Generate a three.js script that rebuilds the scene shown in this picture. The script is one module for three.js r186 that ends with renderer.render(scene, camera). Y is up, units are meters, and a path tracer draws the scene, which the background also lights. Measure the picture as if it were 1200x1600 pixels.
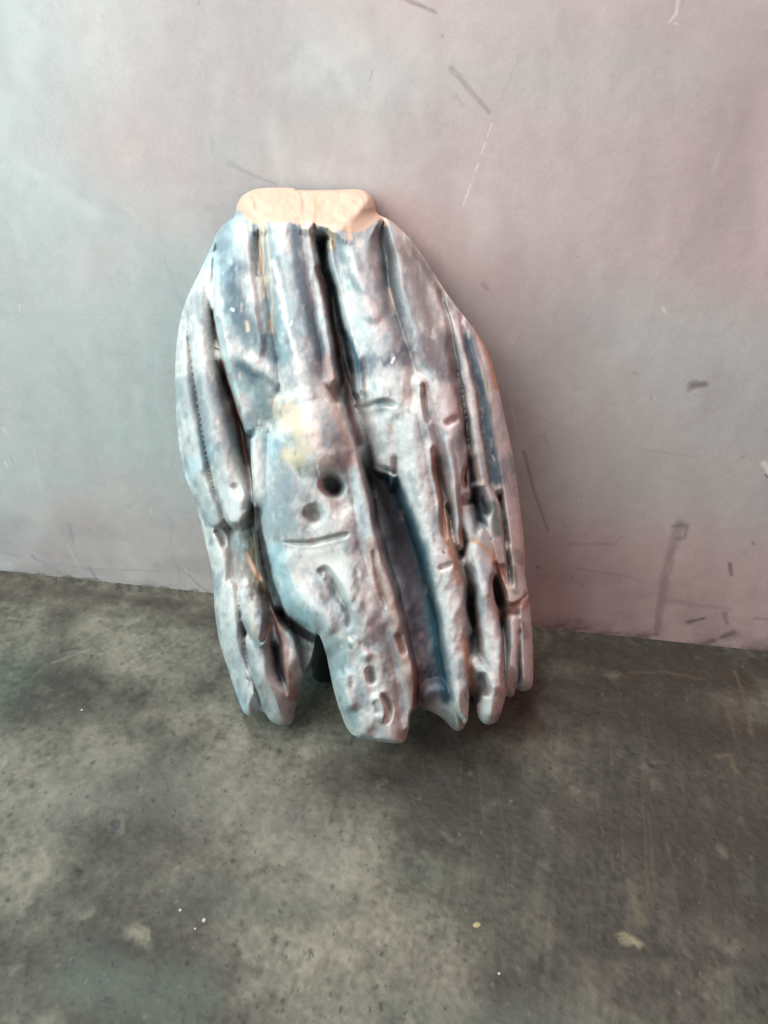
import * as THREE from 'three';
import { mergeVertices } from 'three/addons/utils/BufferGeometryUtils.js';
import { RectAreaLightUniformsLib } from 'three/addons/lights/RectAreaLightUniformsLib.js';

// ---------------------------------------------------------------- camera, light, exposure
const scene = new THREE.Scene();
const W = 768, H = 1024;
const camera = new THREE.PerspectiveCamera(60, W / H, 0.02, 40);
const EYE = new THREE.Vector3(0.19, 1.07, 1.2);
const PITCH = THREE.MathUtils.degToRad(35), YAW = THREE.MathUtils.degToRad(9);
camera.position.copy(EYE);
camera.rotation.set(-PITCH, YAW, 0, 'YXZ');
camera.updateMatrixWorld(true);
scene.add(camera);

const renderer = new THREE.WebGLRenderer({ antialias: true });
renderer.setSize(W, H);
renderer.toneMapping = THREE.LinearToneMapping;
renderer.toneMappingExposure = 1.1;
renderer.shadowMap.enabled = true;
RectAreaLightUniformsLib.init();

scene.background = new THREE.Color().setRGB(0.055, 0.049, 0.049);     // dim light of the surrounding room
function lamp(colour, power, w, h, pos, target) {
  const l = new THREE.RectAreaLight(new THREE.Color().setRGB(...colour), power, w, h);
  l.position.set(...pos); l.lookAt(...target); scene.add(l);
  return l;
}
lamp([1.0, 0.985, 0.96], 50, 1.4, 0.45, [-0.4, 4.0, 0.6], [-0.1, 0, 0.4]);   // daylight from a roof light high above
lamp([0.98, 1.0, 0.985], 7.8, 1.6, 1.2, [-0.9, 2.0, 1.35], [0, 0.4, 0.1]);      // daylight from a high window on the left
lamp([0.5, 1.0, 1.04], 4.4, 1.2, 1.2, [-1.7, 1.1, 1.3], [-0.2, 0.45, 0]);         // added cyan lamp on the left, for the cool tint on that side
lamp([1.0, 0.33, 0.31], 2.9, 1.2, 1.2, [1.6, 1.8, 1.2], [0.3, 0.6, 0]);          // added red fill lamp on the right, which tints the shadows

// ---------------------------------------------------------------- small helpers
let seed = 20240611;
const rnd = () => { seed |= 0; seed = seed + 0x6D2B79F5 | 0; let t = Math.imul(seed ^ seed >>> 15, 1 | seed); t = t + Math.imul(t ^ t >>> 7, 61 | t) ^ t; return ((t ^ t >>> 14) >>> 0) / 4294967296; };
const hash = (x, y) => { let h = Math.imul(x, 374761393) + Math.imul(y, 668265263) | 0; h = Math.imul(h ^ h >>> 13, 1274126177); return ((h ^ h >>> 16) >>> 0) / 4294967295; };
const fade = t => t * t * (3 - 2 * t);
function noise(x, y) {
  const xi = Math.floor(x), yi = Math.floor(y), u = fade(x - xi), v = fade(y - yi);
  const a = hash(xi, yi), b = hash(xi + 1, yi), c = hash(xi, yi + 1), d = hash(xi + 1, yi + 1);
  return (a + (b - a) * u) + ((c + (d - c) * u) - (a + (b - a) * u)) * v;
}
function fbm(x, y, n = 4) { let s = 0, a = 0.5, t = 0; for (let i = 0; i < n; i++) { s += a * noise(x, y); t += a; x = x * 2.03 + 17.3; y = y * 2.03 + 9.1; a *= 0.5; } return s / t; }
const clamp = (x, a, b) => x < a ? a : x > b ? b : x;
const mix = (a, b, t) => a + (b - a) * t;
const step = (a, b, x) => fade(clamp((x - a) / (b - a), 0, 1));
const toSRGB = c => c <= 0.0031308 ? c * 12.92 : 1.055 * Math.pow(c, 1 / 2.4) - 0.055;
const toLin = c => c <= 0.04045 ? c / 12.92 : Math.pow((c + 0.055) / 1.055, 2.4);
const mixc = (a, b, t) => a.map((v, q) => v + (b[q] - v) * t);
const rgb = (r, g, b) => [toLin(r / 255), toLin(g / 255), toLin(b / 255)];

// survey: the place was measured on a 1200 x 1600 drawing sheet; this gives the point where a line of sight meets a plane
const HALF = Math.tan(THREE.MathUtils.degToRad(30));
function sight(px, py) { return new THREE.Vector3((px - 600) / 800 * HALF, (800 - py) / 800 * HALF, -1).applyQuaternion(camera.quaternion).normalize(); }
function meet(px, py, n, c) { const d = sight(px, py); const t = (c - n.dot(EYE)) / n.dot(d); return EYE.clone().addScaledVector(d, t); }
const NZ = new THREE.Vector3(0, 0, 1), NY = new THREE.Vector3(0, 1, 0);
const onWall = (px, py) => { const p = meet(px, py, NZ, 0); return [p.x, p.y]; };
const onFloor = (px, py) => { const p = meet(px, py, NY, 0); return [p.x, p.z]; };

function tag(o, label, category, group) { o.userData.label = label; o.userData.category = category; if (group) o.userData.group = group; return o; }
function shade(m) { m.castShadow = true; m.receiveShadow = true; return m; }

// ---------------------------------------------------------------- painted surfaces (colour, grain, stains and scratches)
class Surface {
  constructor(w, h, x0, y0, mx, my) { Object.assign(this, { w, h, x0, y0, mx, my }); this.c = new Float32Array(w * h * 3); this.b = new Float32Array(w * h); }
  fill(fn) { for (let j = 0; j < this.h; j++) for (let i = 0; i < this.w; i++) { const k = j * this.w + i; const [r, g, b, z] = fn(this.x0 + (i + .5) / this.w * this.mx, this.y0 + (j + .5) / this.h * this.my); this.c[k * 3] = r; this.c[k * 3 + 1] = g; this.c[k * 3 + 2] = b; this.b[k] = z; } }
  // brush along points [x, y] in metres; hard 0 (soft) .. 1; rough breaks the mark up
  stroke(pts, width, col, alpha, { hard = 0.4, rough = 0.5, dz = 0, grain = 90, taper = 0 } = {}) {
    let ax = 1e9, bx = -1e9, ay = 1e9, by = -1e9;
    for (const [x, y] of pts) { ax = Math.min(ax, x); bx = Math.max(bx, x); ay = Math.min(ay, y); by = Math.max(by, y); }
    const m = width * 1.6, sx = this.w / this.mx, sy = this.h / this.my;
    const i0 = clamp(Math.floor((ax - m - this.x0) * sx), 0, this.w - 1), i1 = clamp(Math.ceil((bx + m - this.x0) * sx), 0, this.w - 1);
    const j0 = clamp(Math.floor((ay - m - this.y0) * sy), 0, this.h - 1), j1 = clamp(Math.ceil((by + m - this.y0) * sy), 0, this.h - 1);
    for (let j = j0; j <= j1; j++) for (let i = i0; i <= i1; i++) {
      const x = this.x0 + (i + .5) / sx, y = this.y0 + (j + .5) / sy;
      let d = 1e9, at = 0;
      for (let s = 0; s < Math.max(1, pts.length - 1); s++) {
        const [px, py] = pts[s], [qx, qy] = pts[Math.min(s + 1, pts.length - 1)];
        const ex = qx - px, ey = qy - py, t = clamp(((x - px) * ex + (y - py) * ey) / (ex * ex + ey * ey + 1e-12), 0, 1);
        const dd = Math.hypot(x - px - ex * t, y - py - ey * t); if (dd < d) { d = dd; at = (s + t) / Math.max(1, pts.length - 1); }
      }
      const n = fbm(x * grain, y * grain, 3) - 0.5;
      const wd = width * (1 - taper * at);
      let a = 1 - step(hard * 0.9, 1.15, d / wd + n * rough * 1.5);
      if (a <= 0) continue;
      a *= alpha * clamp(1 + n * rough * 1.6, 0, 1.4); a = clamp(a, 0, 1);
      const k = j * this.w + i;
      for (let q = 0; q < 3; q++) this.c[k * 3 + q] = mix(this.c[k * 3 + q], col[q], a);
      this.b[k] += dz * a;
    }
  }
  textures() {
    const n = this.w * this.h, cd = new Uint8Array(n * 4), bd = new Uint8Array(n * 4);
    for (let k = 0; k < n; k++) {
      for (let q = 0; q < 3; q++) cd[k * 4 + q] = clamp(Math.round(toSRGB(clamp(this.c[k * 3 + q], 0, 1)) * 255), 0, 255);
      bd[k * 4] = bd[k * 4 + 1] = bd[k * 4 + 2] = clamp(Math.round(this.b[k] * 255), 0, 255); cd[k * 4 + 3] = bd[k * 4 + 3] = 255;
    }
    return [cd, bd].map((d, i) => { const t = new THREE.DataTexture(d, this.w, this.h); t.magFilter = THREE.LinearFilter; t.wrapS = t.wrapT = THREE.MirroredRepeatWrapping; if (!i) t.colorSpace = THREE.SRGBColorSpace; t.needsUpdate = true; return t; });
  }
}
const wl = list => list.map(([x, y]) => onWall(x, y));
const fl = list => list.map(([x, y]) => onFloor(x, y));

// ---------------------------------------------------------------- wall
const wall = new Surface(2048, 1152, -1.15, 0, 2.0, 1.125);
{
  const warm = rgb(185, 170, 168), cool = rgb(176, 177, 175), dusty = rgb(162, 149, 150);
  wall.fill((x, y) => {
    const a = fbm(x * 2.1 + 3, y * 2.6, 4), b = fbm(x * 5 + 40, y * 3 + 7, 4), f = fbm(x * 70, y * 55, 3), v = fbm(x * 22, y * 3.2 + 50, 3), g = noise(x * 420, y * 420);
    const t = step(0.35, 0.68, a), s = step(0.5, 0.78, b) * 0.4;
    const m = 1 + (f - 0.5) * 0.10 + (v - 0.5) * 0.10 + (g - 0.5) * 0.09 + (fbm(x * 14 + 8, y * 11, 4) - 0.5) * 0.12;
    const low = (1 - step(0.0, 0.22, y)) * step(0.42, 0.62, fbm(x * 9 + 3, y * 16, 4)) * 0.16;
    return [0, 1, 2].map(q => mix(mix(warm[q], cool[q], t), dusty[q], s) * m * (1 - low)).concat(0.5 + (a - 0.5) * 0.5 + (f - 0.5) * 0.12 + (v - .5) * .2);
  });
  const dark = rgb(95, 84, 84), grey = rgb(120, 114, 114), black = rgb(52, 50, 52), pale = rgb(236, 226, 222);
  const S = (p, w, c, a, o = {}) => wall.stroke(wl(p), w / 1000, c, a * (p[0][1] > 780 || p[0][0] > 1050 ? .72 : .52), { ...o, hard: (o.hard ?? .3) * .5, rough: (o.rough ?? .5) + .25, taper: .35 });
  for (let i = 0; i < 130; i++) { const px = -20 + rnd() * 1240, py = -20 + rnd() * 1000, l = 30 + rnd() * 120, a = 1.57 + (rnd() - .5) * (rnd() < .7 ? .5 : 2.6); wall.stroke(wl([[px, py], [px + Math.cos(a) * l, py + Math.sin(a) * l]]), (6 + rnd() * 26) / 1000, rnd() < .55 ? rgb(160, 154, 154) : rgb(204, 200, 196), .08 + rnd() * .2, { hard: 0, rough: 1.3, grain: 18 + rnd() * 40 }); }
  // gouges and scuffs on the upper wall
  S([[628, -4], [655, 8], [682, 20]], 4, dark, 0.75, { dz: -0.12, hard: .5 }); S([[640, 4], [665, 12]], 2, rgb(140, 100, 84), 0.6);
  S([[706, 108], [735, 142], [765, 176]], 5, dark, 0.7, { dz: -0.15, hard: .45, rough: .35 }); S([[712, 148], [724, 166]], 4, grey, 0.35, { hard: .1 });
  S([[812, 84], [785, 150], [771, 182]], 2.4, grey, 0.25);
  for (let i = 0; i < 26; i++) { const u = i / 26 + rnd() * .02, x = 772 - 58 * u, y = 184 + 165 * u, l = 2 + rnd() * 6; if (rnd() < .3 + u * .35) continue; S([[x, y], [x - l * .33, y + l]], 1.1 + rnd() * .9, pale, .95 - u * .4, { rough: .6, grain: 200 }); }
  S([[714, 340], [690, 400]], 1.3, pale, 0.25, { rough: 1.4 });
  S([[1060, 0], [1056, 22], [1046, 34]], 2.5, pale, 0.6, { rough: .9 });
  S([[360, 256], [395, 274], [432, 288]], 5, grey, 0.6, { hard: .1, dz: -.08 }); S([[330, 215], [333, 240]], 4, grey, 0.35, { hard: 0 });
  S([[470, 200], [510, 240], [560, 250]], 22, rgb(165, 156, 155), 0.35, { hard: 0, grain: 20 });
  S([[320, 325], [338, 330]], 5, rgb(150, 148, 150), 0.4, { hard: 0 });
  S([[245, 445], [290, 470]], 20, rgb(158, 158, 160), 0.4, { hard: 0, grain: 40 }); S([[0, 490], [280, 492]], 3, rgb(150, 152, 152), 0.25, { hard: 0 });
  S([[310, 6], [312, 0]], 3, dark, 0.5);
  S([[1150, 60], [1130, 300], [1080, 420]], 50, rgb(160, 148, 150), 0.35, { hard: 0, grain: 14 }); S([[1200, 60], [1160, 180]], 45, rgb(150, 136, 140), 0.4, { hard: 0, grain: 14 });
  S([[780, 300], [795, 360]], 14, rgb(160, 150, 150), 0.4, { hard: 0, grain: 30 }); S([[745, 420], [775, 470]], 10, rgb(160, 148, 148), 0.4, { hard: 0, grain: 30 });
  S([[755, 445], [762, 453]], 5, dark, 0.5, { hard: .1 });
  // stains and holes on the right
  S([[1083, 603], [1100, 601]], 12, rgb(96, 90, 92), 0.85, { hard: .35, dz: -.25, rough: .4 }); S([[1084, 612], [1098, 614]], 4, rgb(196, 190, 188), 0.5);
  S([[992, 583], [996, 586]], 6, grey, 0.6, { hard: .1 }); S([[985, 575], [1010, 560]], 28, rgb(158, 150, 150), 0.35, { hard: 0, grain: 30 });
  S([[1036, 482], [1040, 490]], 3, pale, 0.7); S([[1195, 725], [1203, 745]], 7, pale, 0.9, { dz: .1 }); S([[1196, 742], [1204, 748]], 4, black, 0.8);
  S([[818, 705], [835, 770], [856, 830]], 4.5, rgb(92, 74, 74), 0.75, { hard: .2, rough: .4, dz: -.1 }); S([[850, 680], [856, 694]], 4, grey, 0.5); S([[908, 775], [909, 777]], 3, dark, 0.6); S([[840, 886], [842, 888]], 4, dark, 0.7);
  S([[1062, 818], [1052, 850], [1040, 900], [1030, 955], [1026, 990]], 12, rgb(112, 108, 108), 0.62, { hard: .5, rough: .5, grain: 120 }); S([[1052, 822], [1074, 820], [1070, 840], [1056, 842]], 6, rgb(106, 100, 102), 0.6, { hard: .3 });
  S([[1046, 940], [1085, 945], [1140, 952]], 10, rgb(128, 124, 124), 0.5, { hard: .1, rough: .9 });
  S([[1140, 880], [1143, 898]], 6, black, 0.75, { hard: .3 }); S([[1076, 972], [1100, 966]], 6, black, 0.8, { hard: .35 }); S([[1176, 848], [1178, 851]], 4, dark, 0.7); S([[1132, 958], [1136, 975]], 6, rgb(92, 88, 88), 0.6); S([[1180, 966], [1205, 968]], 5, grey, 0.5);
  S([[890, 850], [960, 850], [972, 838]], 5, rgb(138, 128, 128), 0.5, { hard: 0 }); S([[900, 888], [980, 900], [1010, 912]], 3, grey, 0.4, { hard: 0 });
  // left foot of the wall
  S([[108, 820], [115, 848]], 5, rgb(120, 128, 130), 0.6, { hard: .1 }); S([[270, 815], [266, 850]], 9, rgb(150, 158, 160), 0.5, { hard: 0 });
  S([[0, 862], [60, 876], [130, 888], [250, 892]], 4, rgb(128, 134, 136), 0.5, { hard: 0, rough: 1.2 }); S([[142, 888], [152, 908]], 8, rgb(104, 106, 106), 0.55, { hard: 0, rough: .8 });
  S([[288, 892], [310, 914], [334, 932]], 3, rgb(116, 120, 122), 0.7, { rough: .9 }); S([[50, 868], [56, 874]], 4, rgb(90, 92, 92), 0.6); S([[0, 720], [60, 740], [130, 760]], 22, rgb(168, 176, 178), 0.4, { hard: 0, grain: 30 });
  S([[100, 735], [140, 745]], 20, rgb(160, 168, 172), 0.4, { hard: 0, grain: 30 });
  for (let i = 0; i < 150; i++) { const x = -1.1 + rnd() * 1.9, y = Math.pow(rnd(), 1.9) * 0.95, r = 0.8 + rnd() * rnd() * 3.2; wall.stroke([[x, y], [x + (rnd() - .5) * .01, y - rnd() * .012]], r / 1000, rnd() < .72 ? grey : pale, 0.12 + rnd() * 0.3, { hard: .1 }); }
  for (let i = 0; i < 46; i++) { const x = -1.1 + rnd() * 1.9, y = rnd() * rnd() * 0.7; const l = .02 + rnd() * .09, a = (rnd() - .5) * .9 + (rnd() < .5 ? 1.57 : 0); wall.stroke([[x, y], [x + Math.cos(a) * l, y + Math.sin(a) * l]], .0012 + rnd() * .0025, rnd() < .8 ? rgb(146, 140, 140) : pale, 0.16 + rnd() * .22, { hard: 0, rough: 1.2 }); }
  // grime where the wall meets the floor, with an uneven upper edge
  for (let i = 0; i < 90; i++) { const x = -1.1 + rnd() * 1.95, right = step(-0.1, 0.35, x), l = .01 + rnd() * .05; wall.stroke([[x, -0.002], [x + l, 0.0005 + rnd() * rnd() * (.004 + right * .03)]], .003 + rnd() * (.004 + right * .01), mixc(rgb(74, 64, 56), rgb(130, 120, 112), rnd()), 0.25 + rnd() * .45, { hard: 0, rough: 1.3, grain: 60 }); }
}
{
  const [map, bump] = wall.textures();
  const mat = new THREE.MeshStandardMaterial({ map, bumpMap: bump, bumpScale: 0.0028, roughness: 0.62 });
  const g = new THREE.BoxGeometry(5, 2.9, 0.12), p = g.attributes.position, uv = g.attributes.uv;
  for (let i = 0; i < p.count; i++) { const x = p.getX(i), y = p.getY(i) + 1.44; uv.setXY(i, (x - wall.x0) / wall.mx, y / wall.my); }
  const m = shade(new THREE.Mesh(g, mat)); m.name = 'wall'; m.position.set(0, 1.44, -0.06); m.userData.kind = 'structure'; scene.add(m);
}

// ---------------------------------------------------------------- floor
const floor = new Surface(2048, 1366, -1.0, 0, 1.9, 1.267);
{
  const light = rgb(101, 98, 87), mid = rgb(55, 53, 46), green = rgb(58, 71, 60);
  floor.fill((x, z) => {
    const a = fbm(x * 3.2 + 8, z * 3.4 + 2, 5), b = fbm(x * 7 + 3, z * 7 + 60, 4), c = fbm(x * 34, z * 30, 4), f = fbm(x * 130, z * 130, 2), k = fbm(x * 5 + 90, z * 4, 3);
    const streak = fbm(x * 120 + z * 14, z * 7 + 4, 3), g = noise(x * 500, z * 500);
    let t = step(0.36, 0.66, a * 0.6 + b * 0.4), m = 1 + (c - .5) * 0.85 + (f - .5) * 0.7 + (fbm(x * 60, z * 52, 2) - .5) * .3 + (g - .5) * .12;
    const right = step(-0.05, 0.35, x); m *= 1 + (streak - .5) * (0.16 + right * 0.4);
    const e = step(0.55, 0.75, k) * 0.5;
    return [0, 1, 2].map(q => mix(mix(mid[q], light[q], t), green[q], e) * m).concat(0.5 + (c - .5) * .3 + (f - .5) * .35);
  });
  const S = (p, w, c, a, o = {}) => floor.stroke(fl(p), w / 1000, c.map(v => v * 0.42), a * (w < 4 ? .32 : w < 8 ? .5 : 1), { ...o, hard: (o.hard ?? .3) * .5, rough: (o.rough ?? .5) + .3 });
  const brown = rgb(70, 58, 48), dark = rgb(52, 49, 45), pale = rgb(186, 182, 166), tan = rgb(150, 132, 100), soot = rgb(36, 34, 33);
  // broad stains and tones: brown dirt along the wall, darker patches, painted shade below the fragment
  S([[0, 915], [180, 935], [330, 960]], 55, brown, 0.62, { hard: 0, grain: 18, rough: .8 }); S([[100, 960], [90, 1050], [30, 1110]], 40, dark, 0.5, { hard: 0, grain: 18, rough: .9 });
  S([[880, 1010], [1000, 1030], [1220, 1050]], 60, brown, 0.75, { hard: 0, grain: 18, rough: .7 }); S([[900, 1080], [1050, 1130], [1230, 1150]], 110, brown, 0.7, { hard: 0, grain: 12, rough: .7 });
  S([[700, 1260], [900, 1280], [1230, 1330]], 95, rgb(76, 68, 60), 0.66, { hard: 0, grain: 14, rough: .7 }); S([[540, 1215], [640, 1225], [780, 1215]], 62, rgb(62, 58, 52), 0.7, { hard: 0, grain: 18 });  // second stroke paints in the shade that falls under the central fold
  S([[1100, 1430], [1220, 1450]], 60, rgb(76, 68, 62), 0.6, { hard: 0, grain: 18 }); S([[640, 1380], [780, 1440], [800, 1560]], 38, rgb(74, 74, 66), 0.5, { hard: 0, grain: 18 });
  S([[200, 1150], [240, 1140]], 26, dark, 0.55, { hard: 0, grain: 40, rough: .9 }); S([[880, 1480], [1000, 1490], [1220, 1510]], 14, rgb(70, 66, 58), 0.5, { hard: .1, grain: 40 });
  S([[100, 1240], [330, 1230], [520, 1330]], 80, rgb(160, 158, 148), 0.35, { hard: 0, grain: 18 }); S([[120, 1530], [300, 1560]], 50, rgb(112, 130, 116), 0.5, { hard: 0, grain: 18 });
  S([[300, 1400], [520, 1420]], 45, rgb(108, 114, 104), 0.4, { hard: 0, grain: 18 }); S([[560, 1580], [900, 1600]], 40, rgb(120, 130, 118), 0.4, { hard: 0, grain: 18 });
  for (let i = 0; i < 60; i++) { const px = -20 + i * 21, py = 900 + px * .105 + rnd() * 60; S([[px, py], [px + 20 + rnd() * 30, py + 5]], 10 + rnd() * 16, brown, .2 + rnd() * .3, { hard: 0, grain: 40, rough: 1 }); }
  for (let i = 0; i < 260; i++) { const px = -20 + rnd() * 1240, py = 930 + rnd() * 680; S([[px, py], [px + (rnd() - .5) * 26, py + (rnd() - .3) * 26]], 3 + rnd() * 9, rnd() < .5 ? rgb(176, 172, 156) : rgb(74, 68, 60), .1 + rnd() * .25, { hard: 0, grain: 110, rough: 1.2 }); }
  // scrapes
  S([[84, 1035], [118, 1022], [138, 1016]], 5, pale, 0.6, { hard: .1 }); S([[96, 1018], [125, 1012]], 5, soot, 0.75, { hard: .2 }); S([[50, 1060], [70, 1040]], 6, rgb(160, 154, 140), .4, { hard: 0 });
  S([[985, 1051], [1040, 1050], [1096, 1061]], 4.5, tan, 0.6, { hard: .1, rough: .8 }); S([[1148, 1050], [1164, 1090], [1174, 1146]], 5.5, tan, 0.65, { hard: .1, rough: .7 }); S([[1130, 1085], [1148, 1150]], 4, tan, 0.45, { hard: 0 });
  S([[1120, 1182], [1140, 1180], [1150, 1205]], 7, rgb(166, 150, 118), 0.6, { hard: 0 }); S([[825, 1115], [832, 1160]], 4, tan, 0.5, { hard: 0 });
  S([[1002, 1215], [1008, 1300], [1012, 1400]], 2.4, tan, 0.65, { rough: 1 }); S([[776, 1220], [788, 1300], [794, 1385]], 2.2, tan, 0.6, { rough: 1 }); S([[736, 1230], [738, 1340]], 2, rgb(130, 126, 110), 0.5, { rough: 1 });
  S([[1004, 1210], [1020, 1330]], 3, rgb(160, 150, 120), 0.3, { rough: 1.2 }); S([[870, 1290], [945, 1375]], 1.8, rgb(140, 134, 116), 0.5, { rough: 1 }); S([[1040, 1310], [1056, 1370]], 3, rgb(140, 134, 116), 0.45, { rough: 1 });
  S([[532, 1228], [516, 1288]], 5, dark, 0.75, { hard: .2 }); S([[784, 1400], [776, 1480], [782, 1560]], 5, dark, 0.55, { hard: .1 }); S([[800, 1340], [786, 1400]], 4, dark, .5, { hard: .1 });
  S([[975, 1465], [996, 1474]], 10, rgb(192, 182, 150), 0.75, { hard: .2, rough: .9 }); S([[985, 1380], [1000, 1440]], 12, rgb(150, 146, 116), 0.4, { hard: 0 }); S([[520, 1500], [530, 1490]], 14, rgb(176, 164, 142), 0.55, { hard: 0, rough: 1 }); S([[210, 1455], [225, 1462]], 16, rgb(186, 182, 158), 0.6, { hard: 0, rough: 1 });
  S([[178, 1286], [182, 1290]], 8, rgb(48, 50, 66), 0.8, { hard: .2 }); S([[118, 1360], [124, 1362]], 9, soot, 0.75, { hard: .1 }); S([[1015, 1195], [1020, 1198]], 8, soot, 0.7, { hard: .1 }); S([[270, 1143], [272, 1148]], 5, soot, .8); S([[295, 1375], [298, 1385]], 5, soot, .7);
  for (let i = 0; i < 1300; i++) {                                                   // pits and specks
    const px = -20 + rnd() * 1240, py = 950 + rnd() * 660; if (rnd() < step(500, 800, px) * .6) continue;
    const r = 1.2 + rnd() * rnd() * 5; const [x, z] = onFloor(px, py); const pale_ = rnd() < .3;
    floor.stroke([[x, z], [x + (rnd() - .5) * .003, z + rnd() * .004]], r / 1000, pale_ ? rgb(112, 108, 95) : rgb(36, 34, 31), pale_ ? .15 + rnd() * .3 : .3 + rnd() * .5, { hard: 0, grain: 420, rough: 1.1, dz: pale_ ? .05 : -.2 });
  }
  for (let i = 0; i < 130; i++) {                                                   // brush marks drawn towards the viewer
    const px = 500 + rnd() * 720, py = 1060 + rnd() * 520; const [x, z] = onFloor(px, py), l = .015 + rnd() * .08, a = 0.06 + (rnd() - .5) * .2;
    floor.stroke([[x, z], [x + a * l, z + l]], .0012 + rnd() * .0025, rnd() < .6 ? rgb(88, 82, 70) : rgb(40, 37, 33), .1 + rnd() * .2, { hard: 0, rough: 1.3, grain: 120 });
  }
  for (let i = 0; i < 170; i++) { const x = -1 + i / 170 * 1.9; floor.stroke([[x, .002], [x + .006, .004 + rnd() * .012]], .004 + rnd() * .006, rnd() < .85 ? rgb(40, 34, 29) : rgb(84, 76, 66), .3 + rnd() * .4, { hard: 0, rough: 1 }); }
}
{
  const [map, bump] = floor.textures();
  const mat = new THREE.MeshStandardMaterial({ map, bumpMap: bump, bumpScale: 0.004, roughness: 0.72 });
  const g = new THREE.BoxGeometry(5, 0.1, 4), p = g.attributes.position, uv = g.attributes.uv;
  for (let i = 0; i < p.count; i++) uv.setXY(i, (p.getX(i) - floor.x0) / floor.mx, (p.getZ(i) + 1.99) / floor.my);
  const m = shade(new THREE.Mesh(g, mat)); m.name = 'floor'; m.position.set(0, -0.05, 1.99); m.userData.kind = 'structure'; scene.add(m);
}
// ---------------------------------------------------------------- the drapery sculpture: a carved relief that leans on the wall
// Its back is a flat leaning plane; every fold stands out from that plane by a height in millimetres. x, y below are sheet units (about 1 mm on the plane).
const TOP = 0.77, FOOT = 0.295;                                       // the back touches the wall at TOP and would reach the floor at FOOT
const PN = new THREE.Vector3(0, FOOT, TOP).normalize(), PC = PN.y * TOP;
const outward = (x, y) => {                                            // carving direction: it fans from flat at the top of the piece to steep at its foot, and slightly to the sides
  const e = 0.611 + Math.atan((y - 800) / 1386), a = 0.157 - (x - 600) / 1500;
  return new THREE.Vector3(Math.sin(a) * Math.cos(e), Math.sin(e), Math.cos(a) * Math.cos(e));
};
const spline = (pts, n = 6, closed = false) => {                      // Catmull-Rom through points of any dimension
  const out = [], L = pts.length, at = i => pts[closed ? (i + L) % L : clamp(i, 0, L - 1)];
  for (let i = 0; i < (closed ? L : L - 1); i++) for (let k = 0; k < n; k++) {
    const t = k / n, [a, b, c, d] = [at(i - 1), at(i), at(i + 1), at(i + 2)];
    out.push(b.map((_, q) => 0.5 * (2 * b[q] + (c[q] - a[q]) * t + (2 * a[q] - 5 * b[q] + 4 * c[q] - d[q]) * t * t + (3 * b[q] - a[q] - 3 * c[q] + d[q]) * t * t * t)));
  }
  if (!closed) out.push(pts[L - 1]);
  return out;
};
const outline = spline([[369, 324], [378, 307], [398, 296], [430, 293], [458, 294], [466, 297], [520, 297], [560, 296], [578, 304], [586, 320], [590, 334], [612, 346], [640, 372], [662, 402], [685, 438], [705, 468], [722, 490], [746, 522], [765, 558],
  [777, 600], [790, 660], [803, 720], [812, 790], [819, 850], [820, 900], [826, 935], [830, 980], [832, 1030], [830, 1072], [815, 1080], [806, 1076], [800, 1089], [788, 1088], [783, 1102], [774, 1126], [758, 1132], [746, 1122], [741, 1098], [736, 1086], [730, 1104], [727, 1130],
  [718, 1142], [706, 1138], [690, 1122], [668, 1110], [650, 1107], [640, 1116], [637, 1142], [629, 1160], [600, 1160], [562, 1153], [545, 1140], [536, 1120], [525, 1085], [516, 1045], [510, 1015], [501, 992], [494, 998], [489, 1030], [472, 1068], [463, 1106], [456, 1130],
  [440, 1134], [424, 1126], [414, 1113], [404, 1112], [396, 1120], [382, 1112], [370, 1082], [356, 1040], [344, 1000], [337, 955], [333, 900], [324, 860], [312, 810], [301, 772], [288, 742], [279, 690], [275, 630], [274, 575], [277, 530], [284, 490], [297, 455], [312, 425],
  [329, 388], [338, 366], [352, 348], [366, 338]], 5, true);
function inside(x, y) {                                               // signed distance to the outline, positive inside
  let d = 1e9, w = false;
  for (let i = 0, j = outline.length - 1; i < outline.length; j = i++) {
    const ax = outline[i][0], ay = outline[i][1], bx = outline[j][0], by = outline[j][1], ex = bx - ax, ey = by - ay;
    const t = clamp(((x - ax) * ex + (y - ay) * ey) / (ex * ex + ey * ey), 0, 1), qx = x - ax - ex * t, qy = y - ay - ey * t;
    d = Math.min(d, qx * qx + qy * qy);
    if ((ay > y) !== (by > y) && x < (bx - ax) * (y - ay) / (by - ay) + ax) w = !w;
  }
  return (w ? 1 : -1) * Math.sqrt(d);
}
// folds: nodes [x, y, width to the left, width to the right, height of the crest]; drop = how far the flank falls at that width; p = how square the section is
const FOLDS = [];
const fold = (part, nodes, { drop = 45, p = 2.4, k = 5, centre = false } = {}) => FOLDS.push({ part, drop, p, centre, k: k * 1.7, n: spline(nodes, 6) });
const LABELS = {
  rim: 'rim of bare cream plaster broken off flat', drapery: 'blue grey hollow back ground between the folds', mottled_panel: 'smooth grey panel mottled blue', broad_fold: 'broad pale fold with a short crease',
  holed_fold: 'thick central fold with two round holes', edge_fold: 'fold along the edge with an orange rubbed patch', ribbon: 'thin looping ribbon of cloth', tail: 'hanging cloth end', narrow_fold: 'narrow upright fold', recess: 'deep flat recess with teal paint',
};
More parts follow.
